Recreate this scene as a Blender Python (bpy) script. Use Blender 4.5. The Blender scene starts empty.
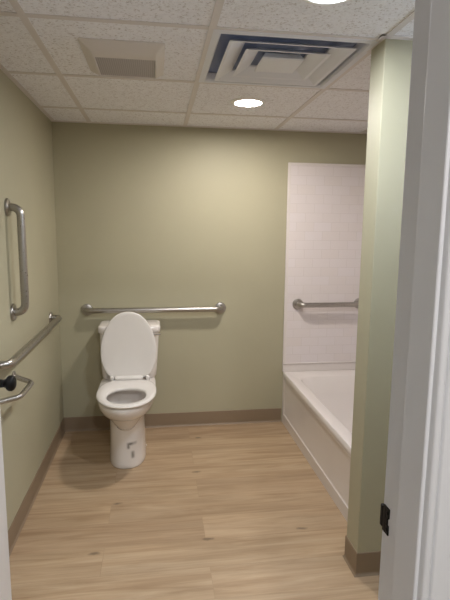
import bpy, bmesh, math, random
from mathutils import Vector, Matrix
random.seed(4)
S = bpy.context.scene
COL = S.collection
PI = math.pi

# ------------------------------------------------------------------ measurements (metres)
H = 2.077            # ceiling height
TILE = 0.6096        # two-foot ceiling grid
GX0, GY0 = 0.2356, -0.3744   # first grid lines from the left and back walls
XR = 2.32            # right wall
YF = -2.62           # room face of the door wall
YH = -2.744          # hall face of the door wall
TX, TZ = 1.5555, 0.382       # tub apron face, tub rim height
PX, PY0, PY1 = 1.4514, -1.613, -1.500   # partition end, front and back faces
DX0, DX1 = 0.088, 1.020      # door opening
HEAD = 2.005

# ------------------------------------------------------------------ helpers
def link(name, bm, mat, parent=None, smooth=False, loc=(0, 0, 0)):
    """one mesh object; vertices are given in world metres"""
    loc = Vector(loc)
    base = Vector(parent_world(parent)) if parent else loc
    for v in bm.verts:
        v.co -= base
    bmesh.ops.recalc_face_normals(bm, faces=bm.faces[:])
    me = bpy.data.meshes.new(name)
    bm.to_mesh(me); bm.free()
    if smooth:
        for p in me.polygons:
            p.use_smooth = True
        if smooth != True:
            me.set_sharp_from_angle(angle=math.radians(smooth))
    me.materials.append(mat)
    o = bpy.data.objects.new(name, me)
    COL.objects.link(o)
    if parent:
        o.parent = parent
    else:
        o.location = base
    return o

def parent_world(o):
    v = Vector(o.location)
    while o.parent:
        o = o.parent
        v = v + Vector(o.location)
    return v

def thing(name, label, cat, loc, group=None):
    o = bpy.data.objects.new(name, None)
    o.empty_display_size = 0.05
    COL.objects.link(o)
    o.location = loc
    o['label'] = label; o['category'] = cat
    if group: o['group'] = group
    return o

def struct(o, label=None):
    o['kind'] = 'structure'
    if label: o['label'] = label
    return o

def copy_tree(o, parent=None):
    c = o.copy(); COL.objects.link(c)
    if parent: c.parent = parent
    for ch in list(o.children):
        copy_tree(ch, c)
    return c

def box(bm, x0, x1, y0, y1, z0, z1, bev=0, seg=2):
    r = bmesh.ops.create_cube(bm, size=1)
    vs = r['verts']
    for v in vs:
        v.co = Vector((x0 + (v.co.x + .5) * (x1 - x0), y0 + (v.co.y + .5) * (y1 - y0), z0 + (v.co.z + .5) * (z1 - z0)))
    if bev:
        es = list({e for v in vs for e in v.link_edges})
        bmesh.ops.bevel(bm, geom=es, offset=bev, segments=seg, affect='EDGES', profile=.5)

def loft(bm, rings, cap0=True, cap1=True):
    R = [[bm.verts.new(p) for p in ring] for ring in rings]
    n = len(R[0])
    for a, b in zip(R, R[1:]):
        for i in range(n):
            j = (i + 1) % n
            bm.faces.new((a[i], a[j], b[j], b[i]))
    if cap0: bm.faces.new(R[0][::-1])
    if cap1: bm.faces.new(R[-1])
    return R

def lathe(bm, c, axis, prof, n=40, cap0=True, cap1=True):
    """prof: list of (distance along axis, radius)"""
    c = Vector(c); ax = Vector(axis).normalized()
    u = ax.orthogonal().normalized(); w = ax.cross(u)
    rings = []
    for d, r in prof:
        rings.append([c + ax * d + (u * math.cos(2 * PI * k / n) + w * math.sin(2 * PI * k / n)) * max(r, 1e-4) for k in range(n)])
    return loft(bm, rings, cap0, cap1)

def round_path(pts, rad, seg=8):
    """polyline with its inner corners replaced by arcs"""
    pts = [Vector(p) for p in pts]
    out = [pts[0]]
    for a, b, c in zip(pts, pts[1:], pts[2:]):
        d1 = (a - b).normalized(); d2 = (c - b).normalized()
        ang = d1.angle(d2)
        t = rad / math.tan(ang / 2)
        p0, p1 = b + d1 * t, b + d2 * t
        ctr = b + (d1 + d2).normalized() * (rad / math.sin(ang / 2))
        v0, v1 = p0 - ctr, p1 - ctr
        tot = v0.angle(v1); nrm = v0.cross(v1).normalized()
        for k in range(seg + 1):
            out.append(ctr + Matrix.Rotation(tot * k / seg, 3, nrm) @ v0)
    out.append(pts[-1])
    return out

def tube(bm, pts, r, n=20):
    pts = [Vector(p) for p in pts]
    t0 = (pts[1] - pts[0]).normalized()
    u = t0.orthogonal().normalized()
    rings = []
    prev = t0
    for i, p in enumerate(pts):
        if i == 0: t = t0
        elif i == len(pts) - 1: t = (pts[-1] - pts[-2]).normalized()
        else: t = ((pts[i] - pts[i - 1]).normalized() + (pts[i + 1] - pts[i]).normalized()).normalized()
        q = prev.rotation_difference(t)
        u = (q @ u); u = (u - t * u.dot(t)).normalized(); prev = t
        w = t.cross(u)
        rings.append([p + (u * math.cos(2 * PI * k / n) + w * math.sin(2 * PI * k / n)) * r for k in range(n)])
    loft(bm, rings)

def rrect(x0, x1, y0, y1, rad, z, n=10):
    """rounded rectangle ring, 4*(n+1) points"""
    out = []
    for cx, cy, a0 in ((x1 - rad, y1 - rad, 0), (x0 + rad, y1 - rad, 90), (x0 + rad, y0 + rad, 180), (x1 - rad, y0 + rad, 270)):
        for k in range(n + 1):
            a = math.radians(a0 + 90 * k / n)
            out.append((cx + rad * math.cos(a), cy + rad * math.sin(a), z))
    return out

def egg(cx, yb, yf, w, z, n=64, back=.72, front=.95, mid=.44):
    yc = yb - mid * (yb - yf)
    out = []
    for k in range(n):
        a = 2 * PI * k / n
        c, s = math.cos(a), math.sin(a)
        p = back if c > 0 else front
        x = cx + w * math.copysign(abs(s) ** p, s)
        y = yc + ((yb - yc) if c > 0 else (yc - yf)) * math.copysign(abs(c) ** p, c)
        out.append((x, y, z))
    return out

# ------------------------------------------------------------------ materials
def srgb(r, g, b):
    f = lambda c: c / 12.92 if c <= .04045 else ((c + .055) / 1.055) ** 2.4
    return (f(r / 255), f(g / 255), f(b / 255), 1)

def newmat(name, col, rough=.5, metal=0, spec=.5, coat=0):
    m = bpy.data.materials.new(name); m.use_nodes = True
    nt = m.node_tree; b = nt.nodes['Principled BSDF']
    b.inputs['Base Color'].default_value = col
    b.inputs['Roughness'].default_value = rough
    b.inputs['Metallic'].default_value = metal
    b.inputs['Specular IOR Level'].default_value = spec
    b.inputs['Coat Weight'].default_value = coat
    return m, nt, b

def N(nt, typ, **kw):
    n = nt.nodes.new(typ)
    for k, v in kw.items():
        if k in n.inputs: n.inputs[k].default_value = v
        else: setattr(n, k, v)
    return n

def coords(nt, scale=(1, 1, 1), rot=(0, 0, 0), loc=(0, 0, 0)):
    tc = N(nt, 'ShaderNodeTexCoord'); mp = N(nt, 'ShaderNodeMapping')
    mp.inputs['Scale'].default_value = scale; mp.inputs['Rotation'].default_value = rot; mp.inputs['Location'].default_value = loc
    nt.links.new(tc.outputs['Object'], mp.inputs['Vector'])
    return mp.outputs['Vector']

def ramp(nt, fac, stops):
    r = N(nt, 'ShaderNodeValToRGB')
    while len(r.color_ramp.elements) < len(stops): r.color_ramp.elements.new(.5)
    for e, (p, c) in zip(r.color_ramp.elements, stops):
        e.position = p; e.color = c
    nt.links.new(fac, r.inputs['Fac'])
    return r.outputs['Color']

def bump(nt, b, height, strength, dist):
    n = N(nt, 'ShaderNodeBump'); n.inputs['Strength'].default_value = strength; n.inputs['Distance'].default_value = dist
    nt.links.new(height, n.inputs['Height']); nt.links.new(n.outputs['Normal'], b.inputs['Normal'])

def mix(nt, a, b_, fac, mode='MIX'):
    m = N(nt, 'ShaderNodeMix', data_type='RGBA', blend_type=mode)
    for v, k in ((a, 6), (b_, 7), (fac, 0)):
        if isinstance(v, (tuple, float, int)): m.inputs[k].default_value = v
        else: nt.links.new(v, m.inputs[k])
    return m.outputs[2]

def grey(v): return (v, v, v, 1)

def paint(name, col, rough, bumpy=.06, var=.04):
    m, nt, b = newmat(name, col, rough)
    v = coords(nt)
    n1 = N(nt, 'ShaderNodeTexNoise', Scale=1.6, Detail=3.0)
    nt.links.new(v, n1.inputs['Vector'])
    c = ramp(nt, n1.outputs['Fac'], [(.3, tuple(x * (1 - var) for x in col[:3]) + (1,)), (.7, tuple(min(1, x * (1 + var)) for x in col[:3]) + (1,))])
    nt.links.new(c, b.inputs['Base Color'])
    n2 = N(nt, 'ShaderNodeTexNoise', Scale=260.0, Detail=2.0)
    nt.links.new(v, n2.inputs['Vector'])
    bump(nt, b, n2.outputs['Fac'], bumpy, .002)
    return m

M_wall = paint('sage_paint', srgb(173, 168, 143), .55)
M_hallwall = paint('hall_paint', srgb(190, 186, 172), .6)
M_trim = paint('white_trim_paint', srgb(219, 219, 220), .35, .03, .01)
M_base = paint('taupe_vinyl_base', srgb(137, 119, 98), .5, .04, .03)
M_hallfloor = paint('hall_floor', srgb(150, 138, 122), .5)

def make_tile():
    col = srgb(240, 240, 244)
    m, nt, b = newmat('fissured_ceiling_tile', col, .9, spec=.2)
    v = coords(nt)
    n1 = N(nt, 'ShaderNodeTexNoise', Scale=110.0, Detail=4.0, Roughness=.65)
    nt.links.new(v, n1.inputs['Vector'])
    n3 = N(nt, 'ShaderNodeTexNoise', Scale=28.0, Detail=3.0, Distortion=1.2)
    nt.links.new(v, n3.inputs['Vector'])
    pits = ramp(nt, n1.outputs['Fac'], [(.33, srgb(196, 190, 188)), (.46, col), (1, srgb(243, 243, 246))])
    c = mix(nt, pits, ramp(nt, n3.outputs['Fac'], [(.3, grey(.94)), (.55, grey(1))]), 1.0, 'MULTIPLY')
    nt.links.new(c, b.inputs['Base Color'])
    bump(nt, b, n1.outputs['Fac'], .7, .004)
    return m
M_tile = make_tile()
M_grid = paint('grid_white', srgb(214, 208, 205), .5, .02, .01)

def make_floor():
    m, nt, b = newmat('oak_plank_floor', (.4, .3, .2, 1), .42)
    v = coords(nt, loc=(.36, .045, 0))
    br = N(nt, 'ShaderNodeTexBrick', Scale=1.0)
    br.inputs['Color1'].default_value = grey(0); br.inputs['Color2'].default_value = grey(1); br.inputs['Mortar'].default_value = grey(.5)
    br.inputs['Mortar Size'].default_value = .0007; br.inputs['Mortar Smooth'].default_value = .1
    br.inputs['Brick Width'].default_value = 1.22; br.inputs['Row Height'].default_value = .18
    br.offset = .37; br.offset_frequency = 2
    nt.links.new(v, br.inputs['Vector'])
    # seed shifts the grain from plank to plank
    sep = N(nt, 'ShaderNodeSeparateColor'); nt.links.new(br.outputs['Color'], sep.inputs[0])
    mul = N(nt, 'ShaderNodeMath', operation='MULTIPLY'); mul.inputs[1].default_value = 37.0
    nt.links.new(sep.outputs[0], mul.inputs[0])
    comb = N(nt, 'ShaderNodeCombineXYZ'); nt.links.new(mul.outputs[0], comb.inputs[2]); nt.links.new(mul.outputs[0], comb.inputs[0])
    def grain(sc, scale, det, dist=0., rough=.6):
        mp = N(nt, 'ShaderNodeMapping'); mp.inputs['Scale'].default_value = sc
        nt.links.new(v, mp.inputs['Vector'])
        ad = N(nt, 'ShaderNodeVectorMath', operation='ADD')
        nt.links.new(mp.outputs[0], ad.inputs[0]); nt.links.new(comb.outputs[0], ad.inputs[1])
        n = N(nt, 'ShaderNodeTexNoise', Scale=scale, Detail=det, Distortion=dist, Roughness=rough)
        nt.links.new(ad.outputs[0], n.inputs['Vector'])
        return n.outputs['Fac']
    g1 = grain((1.1, 14, 1), 1.6, 5.0, .9)
    g2 = grain((3, 110, 1), 1.5, 4.0, .2)
    g3 = grain((.8, 3.2, 1), 1.7, 2.0, .3)
    c = ramp(nt, g1, [(.3, srgb(164, 138, 109)), (.5, srgb(184, 160, 131)), (.72, srgb(198, 176, 148))])
    c = mix(nt, c, ramp(nt, g2, [(.3, grey(.84)), (.6, grey(1.0))]), .8, 'MULTIPLY')
    c = mix(nt, c, ramp(nt, g3, [(.32, grey(.84)), (.6, grey(1.03))]), .8, 'MULTIPLY')
    c = mix(nt, c, ramp(nt, br.outputs['Color'], [(0, srgb(240, 234, 229)), (1, srgb(253, 250, 246))]), 1.0, 'MULTIPLY')
    # knots
    vm = N(nt, 'ShaderNodeMapping'); vm.inputs['Scale'].default_value = (2.3, 5.2, 1)
    nt.links.new(v, vm.inputs['Vector'])
    vo = N(nt, 'ShaderNodeTexVoronoi', voronoi_dimensions='2D', Scale=1.0, Randomness=1.0); nt.links.new(vm.outputs[0], vo.inputs['Vector'])
    nz = N(nt, 'ShaderNodeTexNoise', Scale=30.0, Detail=2.0); nt.links.new(v, nz.inputs['Vector'])
    sb = N(nt, 'ShaderNodeMath', operation='MULTIPLY_ADD'); sb.inputs[1].default_value = .09
    nt.links.new(nz.outputs['Fac'], sb.inputs[0]); nt.links.new(vo.outputs['Distance'], sb.inputs[2])
    kn = ramp(nt, sb.outputs[0], [(.07, grey(.48)), (.115, grey(1))])
    keep = N(nt, 'ShaderNodeSeparateColor'); nt.links.new(vo.outputs['Color'], keep.inputs[0])
    gt = N(nt, 'ShaderNodeMath', operation='GREATER_THAN'); gt.inputs[1].default_value = .62
    nt.links.new(keep.outputs[0], gt.inputs[0])
    c = mix(nt, c, mix(nt, grey(1), kn, gt.outputs[0]), 1.0, 'MULTIPLY')
    # seams
    c = mix(nt, c, srgb(120, 96, 70), mixfac(nt, br.outputs['Fac'], .3))
    nt.links.new(c, b.inputs['Base Color'])
    bump(nt, b, g2, .08, .001)
    return m

def mixfac(nt, s, k):
    n = N(nt, 'ShaderNodeMath', operation='MULTIPLY'); n.inputs[1].default_value = k
    nt.links.new(s, n.inputs[0]); return n.outputs[0]
M_floor = make_floor()

def make_steel():
    m, nt, b = newmat('satin_stainless', (.43, .41, .385, 1), .3, 1)
    v = coords(nt, (1, 1, 1))
    n = N(nt, 'ShaderNodeTexNoise', Scale=180.0, Detail=2.0)
    nt.links.new(v, n.inputs['Vector'])
    r = ramp(nt, n.outputs['Fac'], [(.3, grey(.26)), (.7, grey(.38))])
    nt.links.new(r, b.inputs['Roughness'])
    return m
M_steel = make_steel()

def plain(name, col, rough, **kw):
    """an even material with faint mottling"""
    m, nt, b = newmat(name, col, rough, **kw)
    v = coords(nt)
    n = N(nt, 'ShaderNodeTexNoise', Scale=7.0, Detail=2.0); nt.links.new(v, n.inputs['Vector'])
    c = ramp(nt, n.outputs['Fac'], [(.2, tuple(x * .97 for x in col[:3]) + (1,)), (.8, col)])
    nt.links.new(c, b.inputs['Base Color'])
    return m
M_chrome = plain('chrome', (.72, .72, .72, 1), .12, metal=1)
M_black = plain('black_metal', srgb(13, 12, 12), .5, spec=.2)
M_seat = plain('white_seat_plastic', srgb(226, 222, 218), .16)
M_acrylic = plain('tub_acrylic', srgb(224, 217, 213), .14)
M_diff = plain('diffuser_white', srgb(222, 224, 231), .45)
M_slot = plain('galvanised_duct', srgb(140, 152, 186), .5)
M_fan = plain('fan_cover_white', srgb(214, 207, 201), .45)
M_lip = plain('light_trim_white', srgb(235, 233, 230), .4)

def make_china():
    col = srgb(227, 221, 216)
    m, nt, b = newmat('vitreous_china', col, .08)
    tc = N(nt, 'ShaderNodeTexCoord')
    sp = N(nt, 'ShaderNodeSeparateXYZ'); nt.links.new(tc.outputs['Object'], sp.inputs[0])
    # two soft grey marks on the front of the pedestal
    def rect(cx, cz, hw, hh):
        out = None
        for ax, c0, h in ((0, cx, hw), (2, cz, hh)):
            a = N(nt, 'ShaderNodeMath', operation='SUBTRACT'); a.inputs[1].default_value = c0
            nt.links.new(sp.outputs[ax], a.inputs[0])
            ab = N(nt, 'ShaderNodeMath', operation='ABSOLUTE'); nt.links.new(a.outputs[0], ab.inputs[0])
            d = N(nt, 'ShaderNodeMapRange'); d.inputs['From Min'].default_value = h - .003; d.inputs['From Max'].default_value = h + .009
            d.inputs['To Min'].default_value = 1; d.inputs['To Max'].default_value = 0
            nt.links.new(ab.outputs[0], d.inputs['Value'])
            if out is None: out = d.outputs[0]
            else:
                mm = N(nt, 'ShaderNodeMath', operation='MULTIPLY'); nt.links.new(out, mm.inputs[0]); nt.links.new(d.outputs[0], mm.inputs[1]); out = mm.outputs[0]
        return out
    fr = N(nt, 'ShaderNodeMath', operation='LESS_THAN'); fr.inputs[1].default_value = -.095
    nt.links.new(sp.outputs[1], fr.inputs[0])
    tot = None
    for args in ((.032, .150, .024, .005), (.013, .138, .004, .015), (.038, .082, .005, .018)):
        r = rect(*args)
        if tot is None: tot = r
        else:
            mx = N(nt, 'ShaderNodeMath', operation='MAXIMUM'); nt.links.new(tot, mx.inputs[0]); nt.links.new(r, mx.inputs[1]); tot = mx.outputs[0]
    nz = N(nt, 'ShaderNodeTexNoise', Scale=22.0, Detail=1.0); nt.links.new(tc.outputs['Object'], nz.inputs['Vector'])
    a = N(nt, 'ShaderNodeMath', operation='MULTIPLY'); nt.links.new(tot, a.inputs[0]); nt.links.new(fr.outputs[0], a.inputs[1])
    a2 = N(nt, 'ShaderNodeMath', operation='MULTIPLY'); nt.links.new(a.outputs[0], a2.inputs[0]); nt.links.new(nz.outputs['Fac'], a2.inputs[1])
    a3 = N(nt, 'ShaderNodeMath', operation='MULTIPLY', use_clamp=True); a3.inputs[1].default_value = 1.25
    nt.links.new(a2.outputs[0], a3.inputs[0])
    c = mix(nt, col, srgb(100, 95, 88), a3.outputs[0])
    nt.links.new(c, b.inputs['Base Color'])
    return m
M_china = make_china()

def make_surround(name, axis):
    col = srgb(226, 219, 220)
    m, nt, b = newmat(name, col, .22)
    tc = N(nt, 'ShaderNodeTexCoord')
    sp = N(nt, 'ShaderNodeSeparateXYZ'); nt.links.new(tc.outputs['Object'], sp.inputs[0])
    cb = N(nt, 'ShaderNodeCombineXYZ')
    nt.links.new(sp.outputs[axis], cb.inputs[0]); nt.links.new(sp.outputs[2], cb.inputs[1])
    br = N(nt, 'ShaderNodeTexBrick', Scale=1.0)
    br.inputs['Color1'].default_value = col; br.inputs['Color2'].default_value = srgb(224, 216, 214); br.inputs['Mortar'].default_value = srgb(214, 206, 204)
    br.inputs['Mortar Size'].default_value = .0018; br.inputs['Mortar Smooth'].default_value = .6
    br.inputs['Brick Width'].default_value = .127; br.inputs['Row Height'].default_value = .0635
    nt.links.new(cb.outputs[0], br.inputs['Vector'])
    nt.links.new(br.outputs['Color'], b.inputs['Base Color'])
    inv = N(nt, 'ShaderNodeMath', operation='SUBTRACT'); inv.inputs[0].default_value = 1
    nt.links.new(br.outputs['Fac'], inv.inputs[1])
    bump(nt, b, inv.outputs[0], .3, .002)
    return m
M_sx = make_surround('subway_panel_back', 0)
M_sy = make_surround('subway_panel_side', 1)

def make_grille():
    m, nt, b = newmat('fan_grille', srgb(150, 143, 142), .6)
    v = coords(nt)
    w = N(nt, 'ShaderNodeTexWave', Scale=38.0); w.bands_direction = 'X'
    nt.links.new(v, w.inputs['Vector'])
    nt.links.new(ramp(nt, w.outputs['Fac'], [(.2, srgb(160, 154, 153)), (.7, srgb(178, 172, 171))]), b.inputs['Base Color'])
    return m
M_grille = make_grille()

def glow(name, col, strength):
    m = bpy.data.materials.new(name); m.use_nodes = True
    nt = m.node_tree; nt.nodes.remove(nt.nodes['Principled BSDF'])
    e = N(nt, 'ShaderNodeEmission'); e.inputs[0].default_value = col; e.inputs[1].default_value = strength
    nt.links.new(e.outputs[0], nt.nodes['Material Output'].inputs['Surface'])
    return m
LAMP = 44.0
M_lensA = glow('lens_warm', (1.0, .93, .86, 1), LAMP * 1.18)
M_lensB = glow('lens_neutral', (.90, .96, 1.04, 1), LAMP)
M_fillV = glow('fill_cool', (.80, .94, 1.27, 1), 3.2)
M_lensH = glow('lens_hall', (.98, .97, 1.0, 1), 115.0)

# ------------------------------------------------------------------ the room
def sbox(name, args, mat, label=None, bev=0):
    bm = bmesh.new(); box(bm, *args, bev=bev)
    return struct(link(name, bm, mat, smooth=False), label)

HX0, HX1, HY, HH = -1.3, 2.9, -4.7, 2.45      # the hall in front of the doorway
sbox('floor', (-.1, XR + .1, YF - .062, .1, -.1, 0), M_floor)
sbox('wall_back', (-.1, XR + .1, 0, .1, 0, H + .25), M_wall)
sbox('wall_left', (-.1, 0, YF, 0, 0, H + .25), M_wall)
sbox('wall_right', (XR, XR + .1, YF, 0, 0, H + .25), M_wall)
sbox('wall_partition', (PX, XR, PY0, PY1, 0, H), M_wall, bev=.003)
bm = bmesh.new()
box(bm, HX0, DX0 - .02, YH, YF, 0, HH); box(bm, DX1 + .02, HX1, YH, YF, 0, HH); box(bm, DX0 - .02, DX1 + .02, YH, YF, HEAD + .02, HH)
struct(link('wall_front', bm, M_wall))
# hall
sbox('floor_hall', (HX0, HX1, HY, YF - .062, -.1, 0), M_hallfloor)
sbox('ceiling_hall', (HX0, HX1, HY, YF, HH, HH + .1), M_tile)
sbox('wall_hall_left', (HX0 - .1, HX0, HY, YF, 0, HH), M_hallwall)
sbox('wall_hall_right', (HX1, HX1 + .1, HY, YF, 0, HH), M_hallwall)
sbox('wall_hall_back', (HX0 - .1, HX1 + .1, HY - .1, HY, 0, HH), M_hallwall)

# suspended ceiling: a panel per grid cell, left open over the air diffuser
xs = [0] + [GX0 + k * TILE for k in range(4)] + [XR]
ys = [0] + [GY0 - k * TILE for k in range(4)] + [YF]
bm = bmesh.new()
for i in range(len(xs) - 1):
    for j in range(len(ys) - 1):
        if i == 2 and j == 2: continue
        box(bm, xs[i] + .0002, xs[i + 1] - .0002, ys[j + 1] + .0002, ys[j] - .0002, H, H + .016)
box(bm, -.0, XR, YF, 0, H + .23, H + .25)
ceil = struct(link('ceiling', bm, M_tile))
bm = bmesh.new()
gw = .0125
for x in xs[1:-1]: box(bm, x - gw, x + gw, YF, 0, H - .0035, H)
for y in ys[1:-1]: box(bm, 0, XR, y - gw, y + gw, H - .003, H)
# wall angle, also around the end of the partition
aw = .022
box(bm, 0, aw, YF, 0, H - .004, H); box(bm, XR - aw, XR, YF, 0, H - .004, H)
box(bm, 0, XR, -aw, 0, H - .0042, H); box(bm, 0, XR, YF, YF + aw, H - .0042, H)
box(bm, PX - aw, PX, PY0 - aw, PY1 + aw, H - .0045, H)
box(bm, PX - aw, XR, PY0 - aw, PY0, H - .0047, H); box(bm, PX - aw, XR, PY1, PY1 + aw, H - .0047, H)
link('ceiling_grid', bm, M_grid, ceil)

# cove base
def base_profile(bm, p0, p1, out, h=.1016, t=.0035):
    """vinyl cove base along p0-p1, thickness towards out, small toe at the floor"""
    p0, p1, out = Vector(p0), Vector(p1), Vector(out)
    prof = [(0, 0), (t + .007, 0), (t + .006, .002), (t + .002, .007), (t, .014), (t, h - .002), (t - .001, h), (0, h)]
    loft(bm, [[p + out * a + Vector((0, 0, z)) for a, z in prof] for p in (p0, p1)])
def baseboard(name, runs):
    bm = bmesh.new()
    for r in runs: base_profile(bm, *r)
    return struct(link(name, bm, M_base))
baseboard('baseboard_left', [((0, YF, 0), (0, 0, 0), (1, 0, 0))])
baseboard('baseboard_back', [((.0035, 0, 0), (TX - .004, 0, 0), (0, -1, 0))])
bm = bmesh.new()
bt, bh = .0035, .1016
bprof = [(0, 0), (bt + .007, 0), (bt + .006, .002), (bt + .002, .007), (bt, .014), (bt, bh - .002), (bt - .001, bh), (0, bh)]
loft(bm, [[Vector(p) + Vector(o) * a + Vector((0, 0, z)) for a, z in bprof] for p, o in (((TX - .004, PY1, 0), (0, 1, 0)), ((PX, PY1, 0), (-1, 1, 0)), ((PX, PY0, 0), (-1, -1, 0)), ((XR, PY0, 0), (0, -1, 0)))])
struct(link('baseboard_partition', bm, M_base))
baseboard('baseboard_right', [((XR, YF, 0), (XR, PY0 - .004, 0), (-1, 0, 0))])
baseboard('baseboard_front', [((DX1 + .03, YF, 0), (XR - .004, YF, 0), (0, 1, 0))])

# door frame: jambs with stops, head, casing with a beaded inner edge
def jamb(x, s):
    """s = +1: the opening lies towards +x"""
    bm = bmesh.new()
    a, b_ = sorted((x - s * .02, x)); box(bm, a, b_, YH, YF, 0, HEAD + .02, .0015, 1)
    a, b_ = sorted((x, x + s * .011)); box(bm, a, b_, YH, YF - .063, 0, HEAD, .0025)
    return bm
def casing(bm, x, s, z0, z1):
    """upright casing on the hall face, growing outwards in direction -s"""
    prof = [(0, 0), (0, .010), (.0015, .0125), (.004, .0135), (.0085, .0135), (.0105, .0115), (.0115, .0085), (.0125, .0085), (.0135, .0125), (.0155, .0135), (.036, .0155), (.052, .016), (.0565, .014), (.0572, 0)]
    loft(bm, [[(x + s * .006 - s * u, YH - d, z) for u, d in prof] for z in (z0, z1)])
right_jamb = struct(link('trim_1', jamb(DX1, -1), M_trim))
struct(link('trim_2', jamb(DX0, 1), M_trim))
bm = bmesh.new()
box(bm, DX0 - .02, DX1 + .02, YH, YF, HEAD, HEAD + .02, .001, 1); box(bm, DX0, DX1, YH, YF - .063, HEAD - .011, HEAD, .0025)
struct(link('trim_3', bm, M_trim))
bm = bmesh.new(); casing(bm, DX1, -1, 0, HEAD + .06); struct(link('trim_4', bm, M_trim, smooth=50))
bm = bmesh.new(); casing(bm, DX0, 1, 0, HEAD + .06); struct(link('trim_5', bm, M_trim, smooth=50))
bm = bmesh.new(); box(bm, DX0 - .005, DX1 + .005, YH - .016, YH, HEAD + .005, HEAD + .06, .003); struct(link('trim_6', bm, M_trim))
# strike plate let into the latch jamb: T plate with a curved lip and a latch hole
bm = bmesh.new()
zc = .938
box(bm, DX1 - .0022, DX1 + .001, YF - .023, YF - .013, zc - .023, zc - .006, .0006, 1)
box(bm, DX1 - .0022, DX1 + .001, YF - .019, YF - .013, zc - .006, zc + .006, .0006, 1)
box(bm, DX1 - .0022, DX1 + .001, YF - .023, YF - .013, zc + .006, zc + .023, .0006, 1)
box(bm, DX1 - .0024, DX1 + .001, YF - .013, YF - .004, zc - .023, zc + .023, .0006, 1)
box(bm, DX1 - .0030, DX1 + .004, YF - .004, YF + .005, zc - .019, zc + .019, .002, 2)
strike = link('strike_plate', bm, M_black, right_jamb); strike['label'] = 'black strike plate on the white jamb'
bm = bmesh.new()
for dz in (-.0145, .0145): lathe(bm, (DX1 - .0022, YF - .018, zc + dz), (-1, 0, 0), [(0, .0035), (.0012, .003), (.0015, .0001)], 14)
link('screw', bm, M_black, strike)

# door leaf, open against the left wall: six moulded panels
def door_leaf():
    x0, x1, y0, y1, z0, z1 = .089, .133, -2.612, -1.702, .012, 2.0
    yc = [y0, y0 + .11, (y0 + y1) / 2 - .052, (y0 + y1) / 2 + .052, y1 - .105, y1]
    zc = [z0, .225, .80, .985, 1.585, 1.70, 1.885, z1]
    bm = bmesh.new()
    for x in (x0, x1):
        V = {(j, k): bm.verts.new((x, y, z)) for j, y in enumerate(yc) for k, z in enumerate(zc)}
        panels = []
        for j in range(len(yc) - 1):
            for k in range(len(zc) - 1):
                f = bm.faces.new((V[j, k], V[j + 1, k], V[j + 1, k + 1], V[j, k + 1]))
                if j in (1, 3) and k in (1, 3, 5): panels.append(f)
        s = -1 if x == x1 else 1
        for f in panels:
            for thick, depth in ((.006, .006), (.008, .003), (.012, -.001), (.022, -.006)):
                r = bmesh.ops.inset_individual(bm, faces=[f], thickness=thick)
                for v in f.verts: v.co.x += s * depth
    bmesh.ops.bridge_loops(bm, edges=[e for e in bm.edges if e.is_boundary])
    return bm
door = struct(link('door_1', door_leaf(), M_trim, loc=(.089, -2.61, .012)), 'white panelled door swung open beside the left wall')
bm = bmesh.new()
ky, kz = -1.768, .918
lathe(bm, (.133, ky, kz), (1, 0, 0), [(0, .032), (.004, .032), (.007, .029), (.010, .0145), (.036, .0125), (.043, .015), (.047, .0215), (.053, .0250), (.061, .0250), (.067, .0215), (.071, .014), (.072, .001)], 36)
knob = link('door_knob', bm, M_black, door, True); knob['label'] = 'round black door knob'
bm = bmesh.new()
lathe(bm, (.089, ky, kz), (-1, 0, 0), [(0, .032), (.004, .032), (.007, .029), (.009, .014), (.022, .012), (.028, .016), (.034, .0235), (.042, .0272), (.050, .027), (.056, .023), (.060, .015), (.061, .001)], 36)
link('door_knob', bm, M_black, door, True)
bm = bmesh.new(); box(bm, .099, .123, -1.7025, -1.7005, kz - .028, kz + .028, .0008, 1); box(bm, .105, .117, -1.702, -1.694, kz - .009, kz + .009, .002)
link('latch', bm, M_black, door)
for hz in (.22, 1.0, 1.80):
    bm = bmesh.new(); lathe(bm, (.084, -2.612, hz - .045), (0, 0, 1), [(0, .004), (.002, .006), (.088, .006), (.09, .004)], 14)
    h = link('hinge', bm, M_black, door, 40)

# ------------------------------------------------------------------ ceiling fixtures
def downlight(name, label, x, y, lens, z=H, group=None):
    t = thing(name, label, 'ceiling light', (x, y, z), group)
    bm = bmesh.new()
    lathe(bm, (x, y, z), (0, 0, -1), [(0, .094), (.003, .094), (.007, .088), (.009, .074), (.0065, .0695), (.004, .069)], 56, True, False)
    link('trim_ring', bm, M_lip, t, 40)
    bm = bmesh.new(); lathe(bm, (x, y, z), (0, 0, -1), [(.0035, .0697), (.0055, .068), (.0058, .04), (.0059, .001)], 56)
    link('lens', bm, lens, t, True)
    return t
downlight('recessed_light', 'round recessed ceiling light near the back wall, beyond the air diffuser', 1.142, -.677, M_lensA, group='recessed ceiling lights')
downlight('recessed_light', 'round recessed ceiling light cut by the top edge, in front of the air diffuser', 1.142, -1.912, M_lensB, group='recessed ceiling lights')
downlight('recessed_light', 'round recessed ceiling light in the hallway outside the doorway', .9, -3.95, M_lensH, HH, group='recessed ceiling lights')

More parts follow.
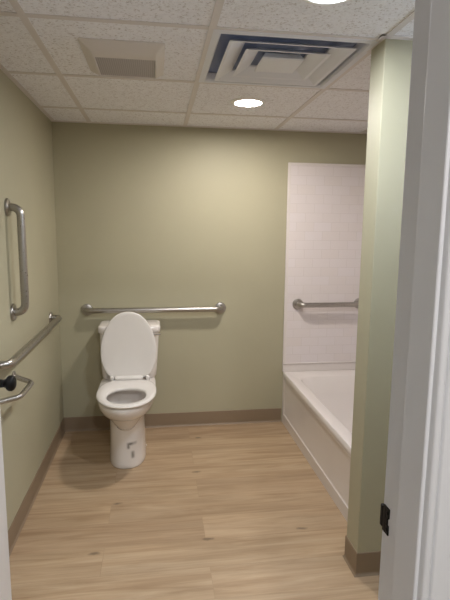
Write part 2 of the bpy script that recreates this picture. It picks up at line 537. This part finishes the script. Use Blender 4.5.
# added fill light, unseen past the partition end, brightens ceiling and partition
vy, vz = -2.06, 1.80
t = thing('fill_light', 'added white bar fill light on the right wall, unseen behind the partition', 'added fill light', (XR, vy, vz))
bm = bmesh.new(); box(bm, XR - .022, XR, vy - .30, vy + .30, vz - .055, vz + .055, .006, 3); link('backplate', bm, M_lip, t)
bm = bmesh.new(); lathe(bm, (XR - .062, vy - .29, vz), (0, 1, 0), [(0, .030), (.004, .036), (.010, .038), (.570, .038), (.576, .036), (.58, .030)], 32); link('shade', bm, M_fillV, t, 40)
for yy_ in (vy - .30, vy + .288):
    bm = bmesh.new(); box(bm, XR - .106, XR - .020, yy_, yy_ + .012, vz - .046, vz + .046, .004, 2); link('end_cap', bm, M_chrome, t)

# four-way supply diffuser, lay-in, nested flared louvres
dcx, dcy = (xs[2] + xs[3]) / 2, (ys[2] + ys[3]) / 2
t = thing('air_diffuser', 'large square white air supply diffuser with nested louvres in the ceiling', 'ceiling vent', (dcx, dcy, H))
def sq(h, z): return [(dcx - h, dcy - h, z), (dcx + h, dcy - h, z), (dcx + h, dcy + h, z), (dcx - h, dcy + h, z)]
bm = bmesh.new()
loft(bm, [sq(.300, H + .002), sq(.300, H - .004), sq(.275, H - .006), sq(.268, H + .004), sq(.262, H + .030), sq(.30, H + .030)], False, False)
link('frame', bm, M_diff, t)
bm = bmesh.new()
loft(bm, [sq(.300, H + .030), sq(.300, H + .034)], False, True); link('plenum', bm, M_slot, t)
for ho, hi in ((.236, .166), (.164, .100)):
    bm = bmesh.new()
    zo, zi = H - .012, H + .014
    loft(bm, [sq(ho, zo), sq(ho - .012, zo + .001), sq(hi, zi), sq(hi - .002, zi + .006), sq(ho - .010, zo + .007), sq(ho, zo)], False, False)
    bmesh.ops.remove_doubles(bm, verts=bm.verts[:], dist=1e-6)
    link('louver', bm, M_diff, t)
bm = bmesh.new()
loft(bm, [sq(.078, H - .012), sq(.084, H - .008), sq(.070, H + .014)])
link('center_plate', bm, M_diff, t)

# exhaust fan
fx0, fx1, fy0, fy1 = .380, .690, -1.432, -1.062
t = thing('exhaust_fan', 'white rectangular exhaust fan cover with a grey grille in the ceiling', 'exhaust fan', ((fx0 + fx1) / 2, (fy0 + fy1) / 2, H))
gx0, gx1, gy0, gy1 = .425, .652, -1.312, -1.090
bm = bmesh.new()
R = [rrect(fx0, fx1, fy0, fy1, .01, H, 4), rrect(fx0, fx1, fy0, fy1, .01, H - .004, 4), rrect(fx0 + .035, fx1 - .03, fy0 + .05, fy1 - .02, .01, H - .024, 4),
     rrect(gx0 - .004, gx1 + .004, gy0 - .004, gy1 + .004, .008, H - .026, 4), rrect(gx0, gx1, gy0, gy1, .006, H - .021, 4)]
loft(bm, R, True, False)
link('cover', bm, M_fan, t, 25)
bm = bmesh.new()
box(bm, gx0 + .0005, gx1 - .0005, gy0 + .0005, gy1 - .0005, H - .0225, H - .0195)
link('grille', bm, M_grille, t)

# ------------------------------------------------------------------ grab bars
def flange(bm, p, n):
    lathe(bm, p, n, [(0, .039), (.007, .039), (.010, .037), (.0125, .030), (.014, .0215)], 36)
def grab_bar(label, a, b_, n, off=.057, r=.0175, bend=.038):
    a, b_, n = Vector(a), Vector(b_), Vector(n)
    t = thing('grab_bar', label, 'grab bar', a, 'stainless grab bars')
    bm = bmesh.new(); tube(bm, round_path([a + n * .001, a + n * off, b_ + n * off, b_ + n * .001], bend, 10), r, 24)
    link('bar', bm, M_steel, t, 40)
    for p in (a, b_):
        bm = bmesh.new(); flange(bm, p, n); link('flange', bm, M_steel, t, 35)
    return t
grab_bar('horizontal stainless grab bar on the back wall above the toilet', (.182, 0, .860), (1.092, 0, .860), (0, -1, 0))
grab_bar('long horizontal stainless grab bar on the left wall', (0, -.275, .857), (0, -1.335, .857), (1, 0, 0))
grab_bar('vertical stainless grab bar on the left wall', (0, -1.045, 1.024), (0, -1.045, 1.494), (1, 0, 0))
grab_bar('stainless grab bar on the white tiled panel over the bathtub', (1.650, -.012, .882), (2.110, -.012, .882), (0, -1, 0))

# tissue holder: bent rod with two little wall plates
t = thing('tissue_holder', 'bent metal toilet tissue holder on the left wall behind the black door knob', 'tissue holder', (0, -1.2, .71))
bm = bmesh.new()
tube(bm, round_path([(.001, -1.335, .700), (.083, -1.292, .708), (.083, -1.100, .708), (.001, -1.085, .735)], .022, 8), .0115, 18)
link('rod', bm, M_steel, t, 40)
for p in ((0, -1.335, .700), (0, -1.085, .735)):
    bm = bmesh.new(); lathe(bm, p, (1, 0, 0), [(0, .024), (.005, .024), (.008, .021), (.010, .012)], 28); link('wall_plate', bm, M_steel, t, 35)

# ------------------------------------------------------------------ toilet
tx = .462
t = thing('toilet', 'white two-piece toilet with its lid raised, against the back wall', 'toilet', (tx, -.45, 0))
bm = bmesh.new()
spec = [  # z, back y, front y, half width, back power, front power, mid
    (0.000, -.16, -.592, .1105, .55, .80, .5), (.006, -.158, -.596, .112, .55, .80, .5), (.03, -.16, -.590, .109, .55, .80, .5), (.12, -.165, -.585, .106, .55, .80, .5),
    (.20, -.165, -.586, .1055, .55, .82, .5), (.255, -.16, -.590, .1065, .55, .82, .5), (.285, -.14, -.598, .110, .55, .84, .5), (.302, -.11, -.616, .119, .55, .86, .5),
    (.318, -.09, -.650, .133, .55, .88, .5), (.335, -.07, -.690, .148, .55, .9, .5), (.355, -.06, -.728, .162, .55, .93, .49), (.380, -.05, -.757, .171, .55, .95, .47), (.405, -.045, -.771, .1755, .55, .95, .46),
    (.425, -.045, -.774, .176, .55, .95, .46), (.432, -.048, -.768, .172, .55, .95, .46)]
rings = [egg(tx, b_, f, w, z, 72, p, q, m) for z, b_, f, w, p, q, m in spec]
inner = [(.432, -.345, -.715, .122), (.425, -.35, -.708, .116), (.405, -.352, -.706, .118), (.36, -.36, -.695, .112), (.30, -.385, -.66, .09), (.24, -.42, -.60, .055), (.215, -.45, -.56, .025)]
rings += [egg(tx, b_, f, w, z, 72, .8, .95, .46) for z, b_, f, w in inner]
loft(bm, rings)
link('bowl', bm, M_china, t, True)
bm = bmesh.new()   # water in the bowl
loft(bm, [egg(tx, -.408, -.618, .064, .254, 40, .8, .95, .46)], False, True)
mw, nt, b = newmat('bowl_water', (.75, .78, .76, 1), .03); b.inputs['Transmission Weight'].default_value = .9; b.inputs['IOR'].default_value = 1.33
link('water', bm, mw, t)
bm = bmesh.new()
loft(bm, [rrect(.300, .632, -.215, -.040, .035, .432, 8), rrect(.292, .642, -.225, -.035, .04, .45, 8), rrect(.290, .646, -.230, -.033, .04, .50, 8),
          rrect(.285, .658, -.236, -.030, .04, .67, 8), rrect(.284, .661, -.237, -.030, .04, .742, 8)])
link('tank', bm, M_china, t, 50)
bm = bmesh.new()
loft(bm, [rrect(.281, .664, -.240, -.026, .038, .740, 8), rrect(.275, .670, -.245, -.020, .042, .744, 8), rrect(.274, .671, -.246, -.019, .042, .775, 8), rrect(.278, .667, -.242, -.023, .040, .785, 8), rrect(.290, .655, -.230, -.035, .035, .789, 8)])
link('tank_lid', bm, M_china, t, 60)
# seat ring
bm = bmesh.new()
def seat(o, i, z): pass
so = lambda w, yb, yf, z: egg(tx + .006, yb, yf, w, z, 72, .72, .95, .46)
si = lambda w, yb, yf, z: egg(tx + .008, yb, yf, w, z, 72, .85, .95, .50)
R = [so(.166, -.292, -.762, .434), so(.173, -.286, -.776, .438), so(.175, -.284, -.780, .446), so(.171, -.288, -.775, .4525), so(.160, -.30, -.764, .455),
     si(.120, -.448, -.732, .454), si(.113, -.456, -.726, .450), si(.110, -.460, -.723, .443), si(.114, -.456, -.728, .434)]
Rv = loft(bm, R, False, False)
for k in range(72): bm.faces.new((Rv[-1][k], Rv[-1][(k + 1) % 72], Rv[0][(k + 1) % 72], Rv[0][k]))
link('seat', bm, M_seat, t, 60)
# raised lid: outline in the lid's own plane, leaning back on the tank
prof = [(.460, .100), (.466, .115), (.480, .130), (.500, .146), (.522, .157), (.560, .1695), (.600, .175), (.640, .176), (.680, .1725), (.720, .163), (.760, .150), (.800, .130), (.830, .110), (.850, .091), (.866, .070), (.877, .046), (.883, .022), (.8845, .004)]
outl = [(w, z) for z, w in prof] + [(-w, z) for z, w in prof[::-1]]
def lidring(k, d):
    """k: inset from the edge, d: distance behind the front face"""
    cx, zc = .4695, .665
    out = []
    for w, z in outl:
        v = Vector((w, z - zc)); L = v.length
        v = v * ((L - k) / L)
        y = -.284 + (v.y + zc - .46) * .05 + d
        out.append((cx + v.x, y, zc + v.y))
    return out
bm = bmesh.new()
loft(bm, [lidring(.165, .0055), lidring(.12, .0045), lidring(.07, .0025), lidring(.025, .0006), lidring(.007, 0), lidring(.002, .0015), lidring(0, .005), lidring(0, .010), lidring(.004, .014), lidring(.02, .0165), lidring(.10, .018)])
link('seat_lid', bm, M_seat, t, 60)
bm = bmesh.new(); box(bm, .382, .558, -.318, -.272, .455, .474, .006, 3); link('hinge_bar', bm, M_seat, t, 50)
for hx in (.352, .575):
    bm = bmesh.new(); box(bm, hx, hx + .024, -.30, -.262, .432, .474, .006, 3); link('hinge', bm, M_seat, t, 50)
# flush lever on the right of the tank front
bm = bmesh.new()
lathe(bm, (.612, -.236, .728), (0, -1, 0), [(0, .013), (.004, .013), (.006, .010), (.016, .008)], 24)
tube(bm, round_path([(.612, -.250, .728), (.630, -.262, .728), (.672, -.262, .736)], .01, 5), .006, 14)
link('flush_lever', bm, M_chrome, t, 40)
for bx in (tx - .098, tx + .098):
    bm = bmesh.new(); lathe(bm, (bx, -.30, .004), (0, 0, 1), [(0, .016), (.004, .016), (.014, .011), (.018, .004)], 20); link('bolt_cap', bm, M_china, t, True)

# ------------------------------------------------------------------ bathtub and surround
ty0, ty1 = PY1 + .003, -.003
t = thing('bathtub', 'white alcove bathtub with a recessed apron panel', 'bathtub', ((TX + XR) / 2, -.75, 0))
X0, X1 = TX, XR - .003
bm = bmesh.new()
loft(bm, [rrect(X0, X1, ty0, ty1, .012, TZ - .03, 10), rrect(X0, X1, ty0, ty1, .012, TZ - .006, 10), rrect(X0 + .004, X1 - .002, ty0 + .002, ty1 - .002, .012, TZ, 10),
          rrect(X0 + .072, X1 - .06, ty0 + .09, ty1 - .115, .10, TZ - .001, 10), rrect(X0 + .082, X1 - .066, ty0 + .10, ty1 - .128, .10, TZ - .010, 10),
          rrect(X0 + .100, X1 - .085, ty0 + .12, ty1 - .17, .11, TZ - .12, 10), rrect(X0 + .125, X1 - .11, ty0 + .15, ty1 - .27, .12, TZ - .27, 10),
          rrect(X0 + .16, X1 - .145, ty0 + .19, ty1 - .33, .11, TZ - .325, 10), rrect(X0 + .22, X1 - .2, ty0 + .26, ty1 - .40, .08, TZ - .335, 10)], False, True)
link('basin', bm, M_acrylic, t, 50)
bm = bmesh.new()
yy = [ty0, ty0 + .045, ty1 - .040, ty1]; zz = [0, .070, TZ - .050, TZ - .028]
V = {(j, k): bm.verts.new((X0 + (.010 if 0 else .003), y, z)) for j, y in enumerate(yy) for k, z in enumerate(zz)}
for j in range(3):
    for k in range(3):
        f = bm.faces.new((V[j, k], V[j + 1, k], V[j + 1, k + 1], V[j, k + 1]))
        if j == 1 and k == 1: pf = f
for th, d in ((.004, .001), (.008, .004), (.006, .001)):
    bmesh.ops.inset_individual(bm, faces=[pf], thickness=th)
    for v in pf.verts: v.co.x += d
r = bmesh.ops.extrude_edge_only(bm, edges=[e for e in bm.edges if e.is_boundary])
for g in r['geom']:
    if isinstance(g, bmesh.types.BMVert): g.co.x = X0 + .03
link('apron', bm, M_acrylic, t, 40)
bm = bmesh.new(); lathe(bm, (1.93, PY1 - .0 + .33 - .0, TZ - .336), (0, 0, 1), [(0, .034), (.003, .034), (.005, .028), (.003, .020), (.002, .001)], 28); link('drain', bm, M_chrome, t, 40)

t = thing('tub_surround', 'white embossed subway tile wall panels around the bathtub', 'tub surround', (XR, 0, TZ))
sz0, sz1 = TZ + .0004, 1.864
def panel(name, args, mat, lip, border):
    bm = bmesh.new(); box(bm, *args, bev=.003); o = link(name, bm, mat, t)
    bm = bmesh.new()
    for l in lip: box(bm, *l, bev=.003)
    link('ledge', bm, M_acrylic, o)
    bm = bmesh.new()
    for l in border: box(bm, *l, bev=.002)
    link('edge_border', bm, M_acrylic, o)
sx = 1.5525
panel('back_panel', (sx, XR - .012, -.012, -.0005, sz0, sz1), M_sx, [(sx, XR - .012, -.020, -.011, .4415, .448), (sx, XR - .012, -.0145, -.011, sz0, .4415)], [(sx, sx + .020, -.0145, -.011, .449, sz1), (sx + .020, XR - .012, -.0145, -.011, sz1 - .016, sz1)])
panel('side_panel', (XR - .012, XR - .0005, PY1 + .012, -.0005, sz0, sz1), M_sy, [(XR - .020, XR - .011, PY1 + .012, -.012, .4415, .448), (XR - .016, XR - .011, PY1 + .012, -.012, sz0, .4415)], [(XR - .0145, XR - .011, PY1 + .012, -.012, sz1 - .016, sz1)])
panel('end_panel', (sx + .006, XR - .012, PY1 + .0005, PY1 + .012, sz0, sz1), M_sx, [(sx + .006, XR - .012, PY1 + .011, PY1 + .020, .4415, .448), (sx + .006, XR - .012, PY1 + .011, PY1 + .016, sz0, .4415)], [(sx + .006, sx + .026, PY1 + .011, PY1 + .0145, .449, sz1), (sx + .006, XR - .012, PY1 + .011, PY1 + .0145, sz1 - .016, sz1)])

# ------------------------------------------------------------------ camera, world, view
yaw, pitch, roll, f = .1419, -.1457, .0101, 481.79
fw = Vector((math.sin(yaw) * math.cos(pitch), math.cos(yaw) * math.cos(pitch), math.sin(pitch)))
r0 = Vector((math.cos(yaw), -math.sin(yaw), 0)); u0 = r0.cross(fw)
r = r0 * math.cos(roll) + u0 * math.sin(roll); u = -r0 * math.sin(roll) + u0 * math.cos(roll)
cd = bpy.data.cameras.new('camera'); cam = bpy.data.objects.new('camera', cd); COL.objects.link(cam)
cd.sensor_fit = 'VERTICAL'; cd.sensor_height = 36; cd.lens = f / 600 * 36; cd.clip_start = .02
mw4 = Matrix((r, u, -fw)).transposed().to_4x4(); mw4.translation = (.6508, -3.3182, 1.4067)
cam.matrix_world = mw4
S.camera = cam
w = bpy.data.worlds.new('world'); S.world = w; w.use_nodes = True
w.node_tree.nodes['Background'].inputs[0].default_value = (.8, .85, 1, 1); w.node_tree.nodes['Background'].inputs[1].default_value = .05
vs = S.view_settings
vs.view_transform = 'Standard'; vs.look = 'None'; vs.gamma = 1; vs.use_curve_mapping = False
vs.exposure = 2.67
